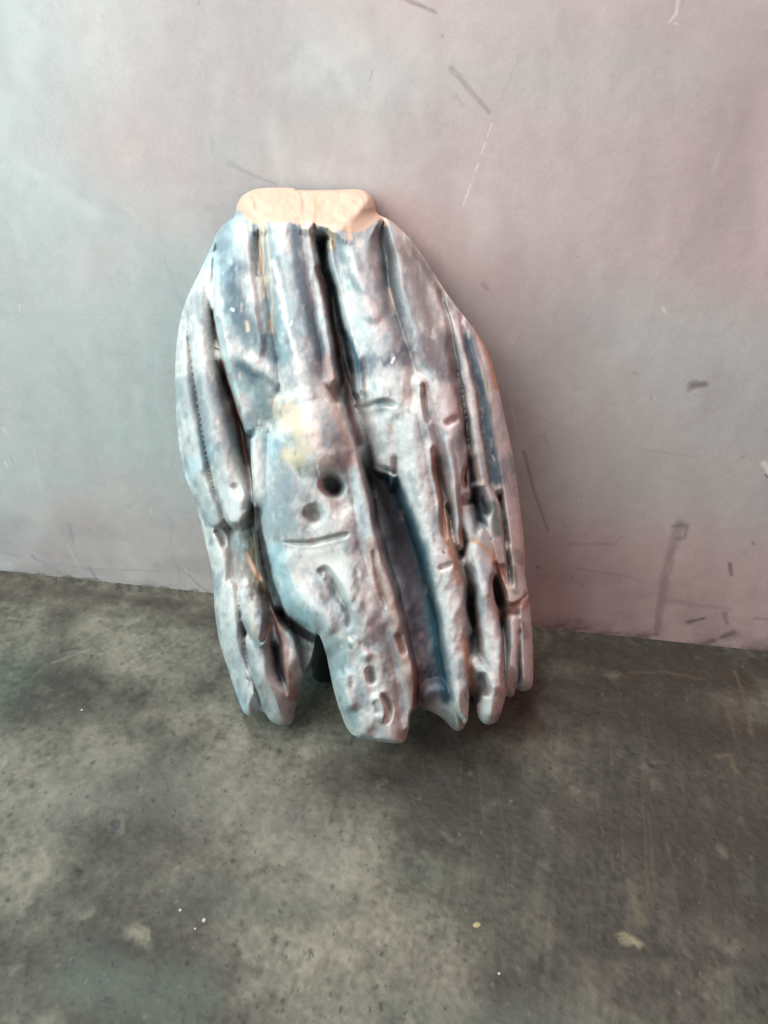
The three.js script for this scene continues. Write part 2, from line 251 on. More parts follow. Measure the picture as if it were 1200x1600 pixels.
// left side
fold('narrow_fold', [[291, 470, 12, 10, 34], [287, 540, 13, 14, 44], [292, 620, 13, 16, 52], [306, 700, 14, 17, 58], [325, 775, 14, 17, 64], [338, 812, 11, 14, 64]], { p: 2.2, drop: 34 });
fold('narrow_fold', [[313, 420, 12, 14, 36], [306, 470, 11, 20, 58], [313, 550, 12, 22, 72], [329, 640, 14, 22, 80], [349, 720, 16, 21, 86], [368, 780, 17, 22, 92], [374, 802, 17, 20, 90]], { p: 2.1, drop: 44 });
fold('narrow_fold', [[331, 380, 7, 5, 36], [326, 420, 6, 6, 44], [328, 455, 5, 7, 46], [334, 480, 4, 6, 52]], { p: 2, drop: 30 });
// mottled panel and its ridges
fold('mottled_panel', [[378, 340, 30, 40, 62], [376, 400, 36, 44, 76], [385, 480, 46, 50, 86], [398, 560, 44, 50, 92], [410, 620, 40, 46, 94], [412, 655, 32, 44, 92]], { p: 4.5, drop: 46, k: 4 });
fold('mottled_panel', [[343, 400, 5, 22, 70], [342, 470, 6, 26, 82], [352, 530, 7, 24, 90], [366, 590, 7, 24, 96], [380, 640, 7, 22, 98], [394, 668, 8, 16, 94]], { p: 1.8, drop: 34, k: 6 });
fold('mottled_panel', [[386, 360, 18, 10, 70], [392, 430, 18, 10, 84], [400, 490, 18, 10, 92], [408, 530, 18, 12, 96], [404, 560, 18, 14, 95]], { p: 1.8, drop: 18, k: 8 });
fold('mottled_panel', [[368, 556, 18, 20, 92], [395, 568, 16, 20, 96], [425, 588, 16, 18, 97], [436, 600, 12, 12, 95]], { p: 2, drop: 16, k: 10 });
// long ridge that runs down into the holed fold
fold('holed_fold', [[438, 340, 30, 34, 80], [444, 400, 30, 34, 95], [453, 460, 28, 33, 107], [463, 530, 26, 32, 115], [474, 600, 30, 36, 121], [482, 660, 42, 52, 127]], { p: 2.8, drop: 40, k: 5 });
fold('holed_fold', [[478, 628, 26, 34, 128], [488, 668, 42, 50, 150], [496, 708, 46, 52, 152]], { p: 2.2, drop: 30, k: 12 });
fold('holed_fold', [[476, 345, 18, 15, 70], [486, 400, 18, 15, 82], [498, 460, 18, 14, 92], [510, 530, 20, 13, 100], [522, 590, 22, 12, 107]], { p: 2.6, drop: 36, k: 9 });
// thick central fold
fold('holed_fold', [[470, 640, 46, 56, 122], [482, 700, 70, 68, 128], [492, 760, 84, 76, 132], [498, 820, 86, 78, 134], [508, 880, 82, 84, 134], [530, 930, 84, 82, 132], [552, 975, 64, 74, 126]], { p: 4.2, drop: 50 });
fold('holed_fold', [[545, 950, 66, 70, 128], [562, 1000, 54, 62, 128], [574, 1050, 52, 58, 128], [584, 1100, 50, 50, 126], [592, 1140, 48, 44, 122], [597, 1160, 48, 38, 116]], { p: 3.4, drop: 46 });
fold('holed_fold', [[404, 690, 6, 22, 102], [405, 750, 6, 26, 110], [412, 820, 7, 28, 116], [424, 890, 9, 30, 119], [442, 940, 10, 30, 118]], { p: 1.7, drop: 40, k: 6 });
fold('narrow_fold', [[528, 640, 12, 10, 108], [548, 700, 14, 9, 116], [563, 760, 14, 9, 120], [575, 820, 16, 9, 122], [590, 880, 16, 10, 121], [608, 940, 18, 11, 119], [622, 1000, 16, 12, 116], [634, 1050, 16, 10, 110], [637, 1100, 18, 8, 102], [634, 1130, 20, 8, 98]], { p: 2, drop: 36, k: 7, centre: true });
fold('holed_fold', [[530, 880, 14, 20, 136], [542, 920, 15, 24, 138], [558, 960, 16, 26, 136], [564, 990, 16, 26, 133]], { p: 2, drop: 20, k: 14 });
fold('holed_fold', [[462, 880, 32, 34, 132], [480, 920, 36, 36, 141], [500, 952, 32, 30, 140], [514, 975, 24, 24, 132]], { p: 2, drop: 34, k: 12 });
// deep recess to the right of the central fold
fold('recess', [[604, 710, 40, 44, 34], [620, 780, 44, 44, 36], [640, 860, 46, 46, 36], [655, 950, 46, 44, 40], [668, 1040, 46, 40, 50], [672, 1090, 42, 34, 62]], { p: 5, drop: 20, k: 4 });
fold('tail', [[682, 1086, 22, 20, 100], [695, 1110, 24, 18, 108], [710, 1130, 18, 14, 108]], { p: 2.6, drop: 40 });
// broad fold
fold('broad_fold', [[540, 340, 32, 44, 74], [552, 400, 36, 46, 92], [570, 460, 44, 40, 103], [592, 530, 50, 46, 112], [608, 590, 50, 50, 118], [612, 628, 52, 50, 119]], { p: 3.6, drop: 52, k: 4 });
fold('broad_fold', [[606, 646, 40, 48, 113], [612, 690, 34, 46, 114], [612, 722, 26, 44, 110]], { p: 3.2, drop: 48, k: 4 });
fold('broad_fold', [[636, 650, 30, 40, 118], [645, 720, 24, 36, 118], [658, 790, 20, 34, 118], [674, 850, 17, 32, 117], [690, 910, 16, 28, 116], [701, 970, 15, 22, 114], [708, 1030, 13, 17, 111], [714, 1090, 10, 13, 107], [717, 1126, 10, 10, 102]], { p: 2.6, drop: 48, k: 5 });
fold('broad_fold', [[552, 400, 14, 20, 96], [562, 440, 16, 22, 107], [580, 490, 20, 26, 113]], { p: 2, drop: 24, k: 10 });
fold('broad_fold', [[518, 380, 8, 18, 77], [529, 440, 9, 22, 92], [546, 500, 9, 26, 103], [560, 560, 9, 28, 111], [566, 610, 10, 28, 114]], { p: 1.8, drop: 34, k: 9 });
// right shoulder
fold('mottled_panel', [[606, 345, 8, 16, 38], [630, 400, 26, 26, 70], [650, 460, 40, 34, 90], [668, 530, 46, 36, 100], [684, 600, 50, 36, 103], [695, 660, 48, 34, 102], [706, 720, 40, 28, 100], [716, 770, 32, 22, 96]], { p: 3, drop: 48, k: 6 });
fold('broad_fold', [[655, 600, 20, 16, 115], [668, 680, 18, 12, 115], [676, 740, 14, 10, 112], [684, 800, 12, 10, 108]], { p: 2, drop: 26, k: 8 });
fold('narrow_fold', [[698, 690, 14, 12, 108], [706, 750, 10, 12, 108], [712, 800, 10, 12, 104], [716, 850, 9, 10, 98]], { p: 2, drop: 30, k: 8 });
fold('narrow_fold', [[702, 470, 6, 7, 46], [714, 530, 7, 7, 58], [728, 590, 8, 8, 70], [738, 650, 8, 8, 78], [746, 710, 9, 10, 84], [755, 765, 8, 9, 84], [758, 782, 6, 6, 78]], { p: 2, drop: 30, k: 4 });
fold('drapery', [[728, 510, 10, 14, 34], [742, 570, 12, 18, 46], [756, 640, 14, 20, 54], [768, 710, 16, 18, 58], [774, 760, 18, 14, 60]], { p: 4, drop: 20, k: 4 });
fold('edge_fold', [[738, 512, 6, 8, 26], [758, 560, 7, 8, 40], [771, 610, 8, 8, 50], [781, 670, 9, 9, 60], [793, 730, 12, 9, 68], [803, 790, 14, 9, 74], [811, 850, 13, 9, 78], [812, 895, 12, 9, 79], [806, 924, 10, 10, 78], [797, 936, 9, 9, 76]], { p: 2.5, drop: 44, k: 3 });
fold('edge_fold', [[752, 760, 10, 12, 82], [764, 800, 12, 14, 82], [774, 845, 9, 10, 84], [782, 885, 8, 8, 85], [788, 915, 8, 8, 82], [796, 936, 9, 9, 77]], { p: 2.5, drop: 44, k: 3 });
fold('ribbon', [[722, 800, 10, 12, 90], [736, 836, 8, 8, 92], [756, 862, 8, 8, 90], [774, 892, 6, 6, 84]], { p: 2, drop: 30, k: 5 });
fold('ribbon', [[746, 842, 15, 18, 94], [746, 870, 17, 24, 102], [746, 905, 15, 20, 105], [753, 945, 14, 15, 105], [761, 985, 13, 14, 103], [766, 1020, 13, 15, 102], [768, 1060, 15, 15, 102], [766, 1095, 17, 15, 100], [759, 1122, 18, 16, 98]], { p: 2.5, drop: 56, k: 2.5 });
fold('ribbon', [[740, 1034, 9, 9, 94], [752, 1050, 11, 10, 102], [764, 1074, 12, 11, 106]], { p: 2.4, drop: 40, k: 5 });
fold('tail', [[735, 1040, 8, 8, 84], [738, 1070, 8, 8, 84], [738, 1090, 8, 8, 80]], { p: 2, drop: 30, k: 5 });
fold('tail', [[724, 880, 8, 10, 84], [722, 940, 8, 8, 80], [728, 985, 8, 8, 82]], { p: 2.4, drop: 30, k: 5 });
fold('tail', [[800, 972, 11, 10, 74], [797, 1010, 11, 10, 80], [795, 1050, 11, 10, 78], [795, 1080, 10, 9, 70]], { p: 2.6, drop: 44, k: 5 });
fold('tail', [[820, 955, 9, 10, 68], [820, 1000, 10, 10, 78], [821, 1045, 10, 10, 76], [821, 1072, 10, 9, 68]], { p: 2.6, drop: 44, k: 5 });
fold('tail', [[784, 962, 14, 14, 48], [806, 950, 14, 14, 52], [824, 942, 12, 10, 48]], { p: 3, drop: 20, k: 6 });
// hollow under the left folds and the cloth ends below it
fold('drapery', [[338, 830, 14, 24, 50], [346, 880, 14, 26, 54], [352, 930, 14, 26, 56]], { p: 2.4, drop: 30, k: 8 });
fold('drapery', [[392, 838, 36, 36, 34], [394, 880, 40, 40, 42], [396, 926, 44, 40, 60]], { p: 4, drop: 26, k: 10 });
fold('tail', [[346, 930, 7, 8, 54], [350, 985, 8, 9, 62], [362, 1035, 8, 9, 66], [376, 1080, 8, 9, 66]], { p: 2, drop: 28, k: 5 });
fold('tail', [[362, 922, 11, 14, 72], [364, 970, 12, 14, 84], [373, 1025, 13, 14, 88], [386, 1070, 13, 15, 91], [392, 1108, 12, 13, 86]], { p: 2.2, drop: 44, k: 4 });
fold('tail', [[396, 932, 15, 17, 96], [402, 962, 18, 17, 106], [410, 988, 13, 11, 106], [415, 1006, 7, 6, 98]], { p: 2.6, drop: 36, k: 2.5 });
fold('tail', [[402, 1000, 13, 16, 88], [410, 1035, 14, 17, 94], [420, 1070, 14, 17, 97], [432, 1104, 16, 17, 100], [440, 1122, 17, 15, 94]], { p: 2.4, drop: 50, k: 3 });
fold('tail', [[436, 948, 9, 12, 62], [446, 990, 8, 15, 66], [455, 1040, 8, 14, 72], [459, 1080, 8, 12, 74], [454, 1118, 9, 9, 74]], { p: 2, drop: 34, k: 5 });
fold('tail', [[462, 985, 12, 18, 26], [474, 1020, 12, 15, 32], [468, 1060, 10, 10, 44]], { p: 2.4, drop: 22, k: 6 });
// pressed-in marks: [nodes x, y, width, depth]
fold('holed_fold', [[590, 1096, 12, 11, 136], [598, 1118, 12, 10, 133]], { p: 2.2, drop: 18, k: 4 });
fold('holed_fold', [[556, 1000, 12, 14, 134], [572, 1022, 14, 14, 135]], { p: 2, drop: 18, k: 8 });
fold('holed_fold', [[540, 1060, 14, 18, 130], [552, 1100, 14, 16, 130]], { p: 2, drop: 20, k: 9 });
fold('edge_fold', [[808, 856, 10, 8, 86], [812, 874, 10, 8, 86]], { p: 2.2, drop: 24, k: 4 });
fold('tail', [[735, 1078, 7, 8, 88], [738, 1090, 8, 8, 88]], { p: 2.4, drop: 30, k: 3 });
const CUTS = [];
const cut = (depth, w, nodes, sharp = 2) => CUTS.push({ depth, w, sharp, n: spline(nodes, 6) });
cut(52, 15, [[519, 756], [522, 760]], 5); cut(14, 15, [[526, 770], [534, 786]], 2); cut(24, 12, [[493, 803], [496, 806]], 3);
cut(9, 4, [[447, 845], [475, 848], [505, 846], [528, 840], [544, 833]]); cut(5, 12, [[450, 852], [500, 856], [540, 846]]);
cut(17, 9, [[502, 895], [512, 889], [520, 900], [530, 922], [538, 942]]); cut(12, 5, [[538, 940], [546, 962], [545, 980]]);
cut(20, 6, [[580, 1050], [583, 1064]], 3); cut(17, 5, [[599, 1087], [607, 1098], [610, 1112], [604, 1130]], 3); cut(9, 5, [[586, 1100], [590, 1112]]); cut(8, 8, [[585, 1146], [588, 1160]]);
cut(14, 5, [[556, 636], [575, 636], [600, 631], [616, 633]]); cut(8, 10, [[560, 648], [600, 644]]);
cut(10, 5, [[619, 712], [620, 735], [617, 742]]); cut(8, 6, [[588, 728], [600, 734], [612, 738]]);
cut(20, 5, [[674, 700], [680, 730], [688, 770], [690, 800], [696, 840]]); cut(16, 4, [[696, 788], [703, 810], [706, 840]]);
cut(26, 4, [[728, 726], [724, 745], [727, 764]], 3); cut(36, 9, [[744, 765], [752, 785], [760, 806]]); cut(16, 7, [[737, 720], [742, 750]]);
cut(28, 8, [[786, 890], [795, 912]]); cut(12, 7, [[806, 862], [808, 876]]); cut(10, 6, [[700, 660], [709, 655]]); cut(14, 4, [[660, 600], [666, 640], [670, 660]]);
cut(34, 8, [[732, 915], [733, 950], [740, 980]], 3); cut(40, 9, [[768, 905], [778, 925], [782, 945]], 3); cut(30, 6, [[730, 885], [733, 930], [738, 980], [746, 1022]]); cut(30, 5, [[774, 880], [782, 935], [785, 1000], [783, 1055], [785, 1092]]); cut(16, 4, [[808, 985], [808, 1030], [809, 1072]]); cut(34, 6, [[747, 1058], [755, 1080]], 3);
cut(26, 4, [[422, 958], [420, 985], [416, 1003]]); cut(26, 8, [[428, 1010], [436, 1050], [444, 1078]]); cut(5, 5, [[380, 975], [384, 1020], [392, 1060]]); cut(36, 10, [[406, 790], [414, 850], [424, 905], [440, 948], [462, 978], [490, 994]], 2); cut(12, 4, [[388, 1062], [394, 1066], [398, 1085]]);
cut(14, 5, [[336, 828], [348, 838], [352, 855]]); cut(12, 5, [[624, 996], [630, 1018]]); cut(10, 4, [[586, 860], [592, 905], [604, 950]]); cut(7, 7, [[812, 975], [814, 990]]);
cut(8, 6, [[492, 300], [490, 352]]); cut(9, 5, [[595, 338], [599, 390], [606, 450], [613, 492]]); cut(8, 6, [[370, 765], [374, 772]]); cut(7, 10, [[524, 345], [530, 390], [538, 420]]);
cut(7, 4, [[688, 888], [700, 884]]);
cut(10, 6, [[496, 362], [508, 430], [522, 510], [538, 590], [553, 660]], 3); cut(26, 7, [[340, 500], [352, 560], [367, 630], [382, 700], [397, 770]], 3); cut(10, 6, [[299, 480], [302, 550], [313, 630], [328, 710], [345, 775]], 2);

const GX = 266, GY = 286, ST = 1.5, NX = 382, NY_ = 590, NV = NX * NY_;
const hf = new Float32Array(NV).fill(-99), sd = new Float32Array(NV), owner = new Int16Array(NV).fill(-1), own = new Float32Array(NV).fill(-1e9);
const lift = [16, 16, 18, 20, 16, 62, 60, 46, 34, 16, 10, 10];          // how far the hanging ends stand off the back, across the piece
const backOf = (x, y, k = -1) => {
  const s = step(850, 990, y); if (!s) return 0;
  const u = clamp((x - 270) / 50, 0, 10.99), c = mix(lift[Math.floor(u)], lift[Math.floor(u) + 1], u % 1), part = k >= 0 && owner[k] >= 0 ? FOLDS[owner[k]] : null;
  return s * (part ? Math.max(c, part.part === 'holed_fold' || part.centre ? 84 : part.part === 'broad_fold' ? 62 : part.part === 'ribbon' ? 52 : c) : c);
};
for (let j = 0; j < NY_; j++) for (let i = 0; i < NX; i++) {
  const k = j * NX + i, x = GX + i * ST, y = GY + j * ST, d = inside(x, y);
  sd[k] = d;
  if (d > -6) { hf[k] = backOf(x, y) + 8 + 16 * Math.sqrt(clamp(d / 60, 0, 1)); own[k] = hf[k]; }
}
const smax = (a, b, k) => { const h = Math.max(k - Math.abs(a - b), 0) / k; return Math.max(a, b) + h * h * k * 0.25; };
const smin = (a, b, k) => -smax(-a, -b, k);
function sweep(n, reach, fn) {                                        // visits the grid points near a polyline with (index, distance, side, node values)
  let ax = 1e9, bx = -1e9, ay = 1e9, by = -1e9;
  for (const p of n) { ax = Math.min(ax, p[0]); bx = Math.max(bx, p[0]); ay = Math.min(ay, p[1]); by = Math.max(by, p[1]); }
  const i0 = clamp(Math.floor((ax - reach - GX) / ST), 0, NX - 1), i1 = clamp(Math.ceil((bx + reach - GX) / ST), 0, NX - 1), j0 = clamp(Math.floor((ay - reach - GY) / ST), 0, NY_ - 1), j1 = clamp(Math.ceil((by + reach - GY) / ST), 0, NY_ - 1);
  for (let j = j0; j <= j1; j++) for (let i = i0; i <= i1; i++) {
    const k = j * NX + i; if (hf[k] < -50) continue;
    const x0 = GX + i * ST, y0 = GY + j * ST, x = x0 + (fbm(x0 / 34, y0 / 46, 2) - .5) * 7, y = y0 + (fbm(x0 / 40 + 9, y0 / 40 + 5, 2) - .5) * 7;   // hand-made lines waver a little
    let best = 1e12, bs = 0, bt = 0, side = 0;
    for (let s = 0; s < n.length - 1; s++) {
      const a = n[s], b = n[s + 1], ex = b[0] - a[0], ey = b[1] - a[1], px = x - a[0], py = y - a[1], t = clamp((px * ex + py * ey) / (ex * ex + ey * ey + 1e-9), 0, 1);
      const qx = px - ex * t, qy = py - ey * t, dd = qx * qx + qy * qy;
      if (dd < best) { best = dd; bs = s; bt = t; side = ex * qy - ey * qx; }
    }
    const a = n[bs], b = n[bs + 1];
    fn(k, Math.sqrt(best), side, q => mix(a[q], b[q], bt), (bs + bt) / (n.length - 1));
  }
}
FOLDS.forEach((f, id) => sweep(f.n, 130, (k, d, side, v) => {
  const round = f.p < 3 && f.k < 12, w = (side > 0 ? v(2) : v(3)) * (round ? 1.12 : 1), t = d / w; if (t > 2.2) return;   // side > 0: to the left of the line as it runs down
  const r = Math.min(w * 1.15, f.drop * .8), h = v(4) - (round ? r * (1 - Math.sqrt(1 - Math.min(t, .96) ** 2)) + f.drop * 2.6 * Math.max(0, t - .92) : f.drop * 1.2 * Math.pow(t, f.p));   // round cloth rolls, or flatter panels
  if (h > own[k]) { own[k] = h; owner[k] = id; }
  hf[k] = smax(hf[k], h, f.k);
}));
for (const c of CUTS) sweep(c.n, c.w * 2.4, (k, d, side, v, along) => { const e = c.n.length > 8 ? .25 + .75 * Math.sqrt(Math.max(0, 1 - Math.pow(Math.abs(2 * along - 1), 2.5))) : 1, t = d / (c.w * (.5 + .5 * e)); hf[k] -= c.depth * e * Math.exp(-Math.pow(t, c.sharp) * 1.1); });
const RIMLINE = spline([[366, 322], [380, 334], [392, 346], [410, 350], [440, 347], [470, 349], [490, 352], [515, 358], [545, 362], [570, 361], [584, 352], [594, 338]], 6);
const rimY = x => { for (let i = 0; i < RIMLINE.length - 1; i++) if (x <= RIMLINE[i + 1][0]) { const a = RIMLINE[i], b = RIMLINE[i + 1]; return mix(a[1], b[1], clamp((x - a[0]) / (b[0] - a[0]), 0, 1)); } return 330; };
for (let k = 0; k < NV; k++) if (hf[k] > -50) {
  const x = GX + (k % NX) * ST, y = GY + Math.floor(k / NX) * ST, d = sd[k];
  if (x < 598 && y < 420) {                                            // the flat break at the top
    const flat = 8 + (y - 292) * 1.32 + (fbm(x / 14, y / 9, 3) - .5) * 6 + (fbm(x / 60, y / 40, 2) - .5) * 8;
    hf[k] = smin(hf[k], flat + 2, 5); hf[k] = mix(hf[k], Math.max(hf[k], flat - 1), 1 - step(-8, 20, y - rimY(x) + (fbm(x / 7, 1, 3) - .5) * 12));
  }
  const low = step(640, 1000, y);
  hf[k] += (fbm(x / 26, y / 44, 3) - .5) * (4 + 7 * low) + (fbm(x / 8, y / 13, 2) - .5) * (.8 + .9 * low) + (noise(x / 2.6, y / 3.4) - .5) * .35 + (fbm(x / 60, y / 70 + 3, 2) - .5) * 10 * step(520, 700, y);
  hf[k] = smin(hf[k], backOf(x, y, k) + 5 + 10.5 * Math.sqrt(Math.max(d, 0)), 6);
}
for (let pass = 0; pass < 2; pass++) {                                 // the sharpest cliffs are worn down a little
  const was = hf.slice();
  for (let k = NX + 1; k < NV - NX - 1; k++) {
    if (was[k] < -50) continue; let s = 0, n = 0, lo = 1e9, hi = -1e9;
    for (const q of [k - NX - 1, k - NX, k - NX + 1, k - 1, k, k + 1, k + NX - 1, k + NX, k + NX + 1]) if (was[q] > -50) { s += was[q]; n++; lo = Math.min(lo, was[q]); hi = Math.max(hi, was[q]); }
    hf[k] = mix(was[k], s / n, step(4, 12, hi - lo));
  }
}
// ---- paint: worn blue grey over chalk, with patches of bare plaster, rust brown and teal
const chalk = [0.57, 0.56, 0.545], slate = rgb(112, 126, 134), steel = rgb(90, 105, 116), teal = rgb(50, 86, 99), mauve = rgb(88, 81, 90), rust = rgb(128, 92, 80), cream = rgb(246, 222, 198), ochre = rgb(206, 136, 78), pinkish = rgb(206, 190, 188), moss = rgb(92, 88, 72), ice = rgb(176, 200, 206);
const paint = new Float32Array(NV * 3);
for (let k = 0; k < NV; k++) if (hf[k] > -50) {
  const x = GX + (k % NX) * ST, y = GY + Math.floor(k / NX) * ST;
  const n = fbm(x / 34 + 5, y / 62 + 3, 5), f = fbm(x / 9 + 70, y / 16, 4), g = fbm(x / 120, y / 160 + 8, 2);
  const up = 1 - step(560, 760, y), thr = mix(0.54, 0.5, up);
  const a = step(thr - .1, thr + .12, n * .66 + f * .34), i = step(.5, .7, fbm(x / 40 + 31, y / 50 + 77, 4)) * .85;
  const m = 1 + (f - .5) * .36 + (noise(x / 2.2, y / 4) - .5) * .12 + (noise(x / 5 + 9, y / 6) - .5) * .1;
  for (let q = 0; q < 3; q++) paint[k * 3 + q] = mix(mix(mix(chalk[q] * (1 + (fbm(x / 5, y / 8 + 40, 3) - .5) * .3), ice[q], i * (1 - step(420, 760, x))), pinkish[q], i * .7 * step(480, 720, x)), slate[q], a * .68) * m;
}
function brush(pts, w, col, alpha = 0.8, { hard = 0.2, rough = 1.15, gx = 9, gy = 19 } = {}) {
  sweep(spline(pts, 4), w * 1.9, (k, d) => {
    const x = GX + (k % NX) * ST, y = GY + Math.floor(k / NX) * ST, n = fbm(x / gx + w, y / gy + pts[0][0], 5) - .5;
    let a = 1 - step(hard, 1.2, d / w + n * rough * 1.5); if (a <= 0) return; a = clamp(a * alpha * (1 + n * rough), 0, 1);
    for (let q = 0; q < 3; q++) paint[k * 3 + q] = mix(paint[k * 3 + q], col[q], a);
  });
}
// chalk dragged dry along the folds
for (const f of FOLDS) if (f.part !== 'drapery' && f.part !== 'recess') brush(f.n.filter((_, i) => i % 5 === 0).map(p => [p[0], p[1]]), clamp(f.n[3][2] * .55, 4, 16), [.6, .59, .575], .3, { rough: 1.3, gx: 7, gy: 26, hard: 0 });
// dark worn paint
brush([[366, 420], [364, 460], [380, 500], [400, 530]], 24, steel, .85); brush([[352, 380], [348, 420]], 12, slate, .5); brush([[382, 578], [410, 610], [420, 650]], 26, rgb(104, 124, 126), .8); brush([[415, 530], [430, 560]], 13, steel, .7); brush([[380, 575], [400, 590]], 12, steel, .8);
brush([[398, 355], [402, 430]], 7, steel, .8); brush([[460, 352], [468, 420], [484, 490], [500, 560]], 12, steel, .85, { rough: .6 }); brush([[436, 400], [442, 450]], 8, slate, .6); brush([[455, 520], [460, 600]], 12, slate, .5);
brush([[535, 400], [552, 440], [590, 480]], 10, slate, .6); brush([[545, 350], [565, 420]], 8, slate, .5); brush([[560, 572], [600, 568], [634, 548]], 19, rgb(98, 104, 116), .85); brush([[540, 520], [552, 545], [566, 590]], 8, teal, .8); brush([[515, 430], [535, 510], [550, 580]], 7, teal, .75);
brush([[625, 385], [650, 430], [668, 500], [676, 560]], 17, rgb(124, 114, 112), .8, { gx: 8 }); brush([[618, 440], [620, 490]], 10, slate, .6); brush([[660, 540], [690, 590]], 16, rgb(108, 102, 108), .8); brush([[690, 520], [715, 620], [730, 690]], 9, rgb(116, 104, 106), .75); brush([[640, 380], [700, 480]], 8, rgb(112, 100, 94), .6);
brush([[730, 530], [748, 600], [762, 680], [774, 750]], 13, rgb(72, 92, 104), .95, { rough: .4 }); brush([[768, 790], [776, 830]], 10, rgb(96, 112, 108), .85, { rough: .5 }); brush([[744, 765], [758, 800]], 9, rgb(80, 84, 92), .8);
brush([[442, 700], [455, 780]], 10, slate, .55); brush([[458, 755], [475, 775]], 22, rgb(136, 146, 152), .75); brush([[418, 680], [420, 760], [428, 830]], 10, rgb(148, 166, 170), .6); brush([[430, 860], [450, 930], [486, 966]], 24, rgb(150, 180, 188), .8); brush([[530, 1010], [540, 1080], [556, 1130]], 18, rgb(146, 166, 170), .7); brush([[562, 1070], [568, 1100]], 12, rgb(128, 142, 150), .7); brush([[505, 890], [540, 950]], 8, rgb(104, 120, 130), .7);
brush([[562, 840], [566, 900]], 10, rgb(150, 148, 156), .7); brush([[575, 960], [600, 1000]], 14, rgb(148, 150, 156), .55);
// recess: grey mauve, darkened to carry its shade, with a teal strip
brush([[598, 750], [622, 830], [642, 920], [656, 1000], [664, 1080]], 34, mauve, .95, { rough: .25 }); brush([[612, 745], [640, 820], [664, 900], [676, 970], [690, 1050], [694, 1090]], 15, teal, .95, { rough: .4 }); brush([[676, 1040], [690, 1085]], 12, rgb(74, 88, 102), .8); brush([[650, 1040], [650, 1090]], 14, rust, .5); brush([[690, 1110], [706, 1130]], 10, rgb(140, 160, 164), .7);
// rust brown in and beside the creases
brush([[498, 420], [520, 510], [540, 600], [560, 690]], 9, rgb(96, 70, 68), .9, { rough: .5 }); brush([[512, 560], [530, 640], [552, 720]], 10, rgb(176, 146, 136), .7); brush([[580, 850], [600, 920], [622, 990], [636, 1060]], 12, rgb(172, 144, 132), .75); brush([[640, 1060], [645, 1100]], 8, rust, .6);
brush([[352, 570], [368, 640], [386, 720]], 8, rgb(124, 86, 76), .85, { rough: .6 }); brush([[372, 640], [378, 690]], 6, rgb(170, 122, 104), .7); brush([[394, 840], [402, 880], [412, 920]], 26, rgb(104, 88, 74), .9); brush([[410, 850], [418, 900]], 12, moss, .85); brush([[386, 865], [398, 885], [410, 905]], 6, rgb(206, 166, 146), .9, { rough: .7 }); brush([[372, 850], [374, 900]], 12, rgb(122, 122, 120), .6);
brush([[436, 960], [448, 1020], [458, 1090]], 10, rgb(150, 112, 104), .85); brush([[424, 985], [430, 965]], 4, rgb(226, 200, 186), .9); brush([[430, 1010], [440, 1060]], 8, rgb(92, 100, 118), .85); brush([[466, 975], [478, 1000], [476, 1040]], 16, rgb(92, 100, 102), .85); brush([[395, 945], [404, 990]], 9, rgb(200, 190, 176), .6); brush([[410, 1010], [430, 1050]], 9, rgb(154, 172, 176), .7);  // the wide grey stroke paints shade into the hollow behind the central fold
brush([[676, 720], [688, 790], [700, 850], [712, 910]], 7, rgb(172, 124, 100), .85); brush([[690, 790], [702, 840], [708, 900]], 8, rgb(188, 152, 132), .7); brush([[720, 830], [712, 880], [728, 920]], 10, rgb(166, 140, 126), .8); brush([[738, 842], [764, 868], [782, 900]], 7, rgb(184, 148, 124), .85); brush([[782, 962], [805, 950], [826, 938]], 11, rgb(150, 108, 90), .75, { rough: .9 });
brush([[722, 1000], [728, 1040], [736, 1080]], 9, rgb(196, 152, 124), .8); brush([[690, 700], [700, 770], [720, 800]], 12, rgb(164, 148, 144), .6); brush([[724, 730], [726, 760]], 6, rgb(190, 150, 138), .7); brush([[735, 700], [752, 760]], 6, rgb(196, 172, 164), .7); brush([[768, 850], [790, 920]], 5, rgb(206, 176, 154), .7); brush([[800, 890], [802, 925]], 6, rgb(92, 90, 86), .7); brush([[742, 900], [760, 960]], 7, rgb(206, 196, 194), .6); brush([[812, 800], [820, 880]], 5, rgb(210, 180, 156), .6); brush([[806, 862], [809, 878]], 8, rgb(150, 150, 150), .7); brush([[816, 975], [818, 995]], 8, rgb(140, 136, 140), .7);
brush([[736, 500], [756, 540], [770, 580], [776, 604]], 6, rgb(196, 142, 96), .8, { rough: 1 }); brush([[752, 570], [764, 630]], 5, rgb(180, 190, 170), .7);
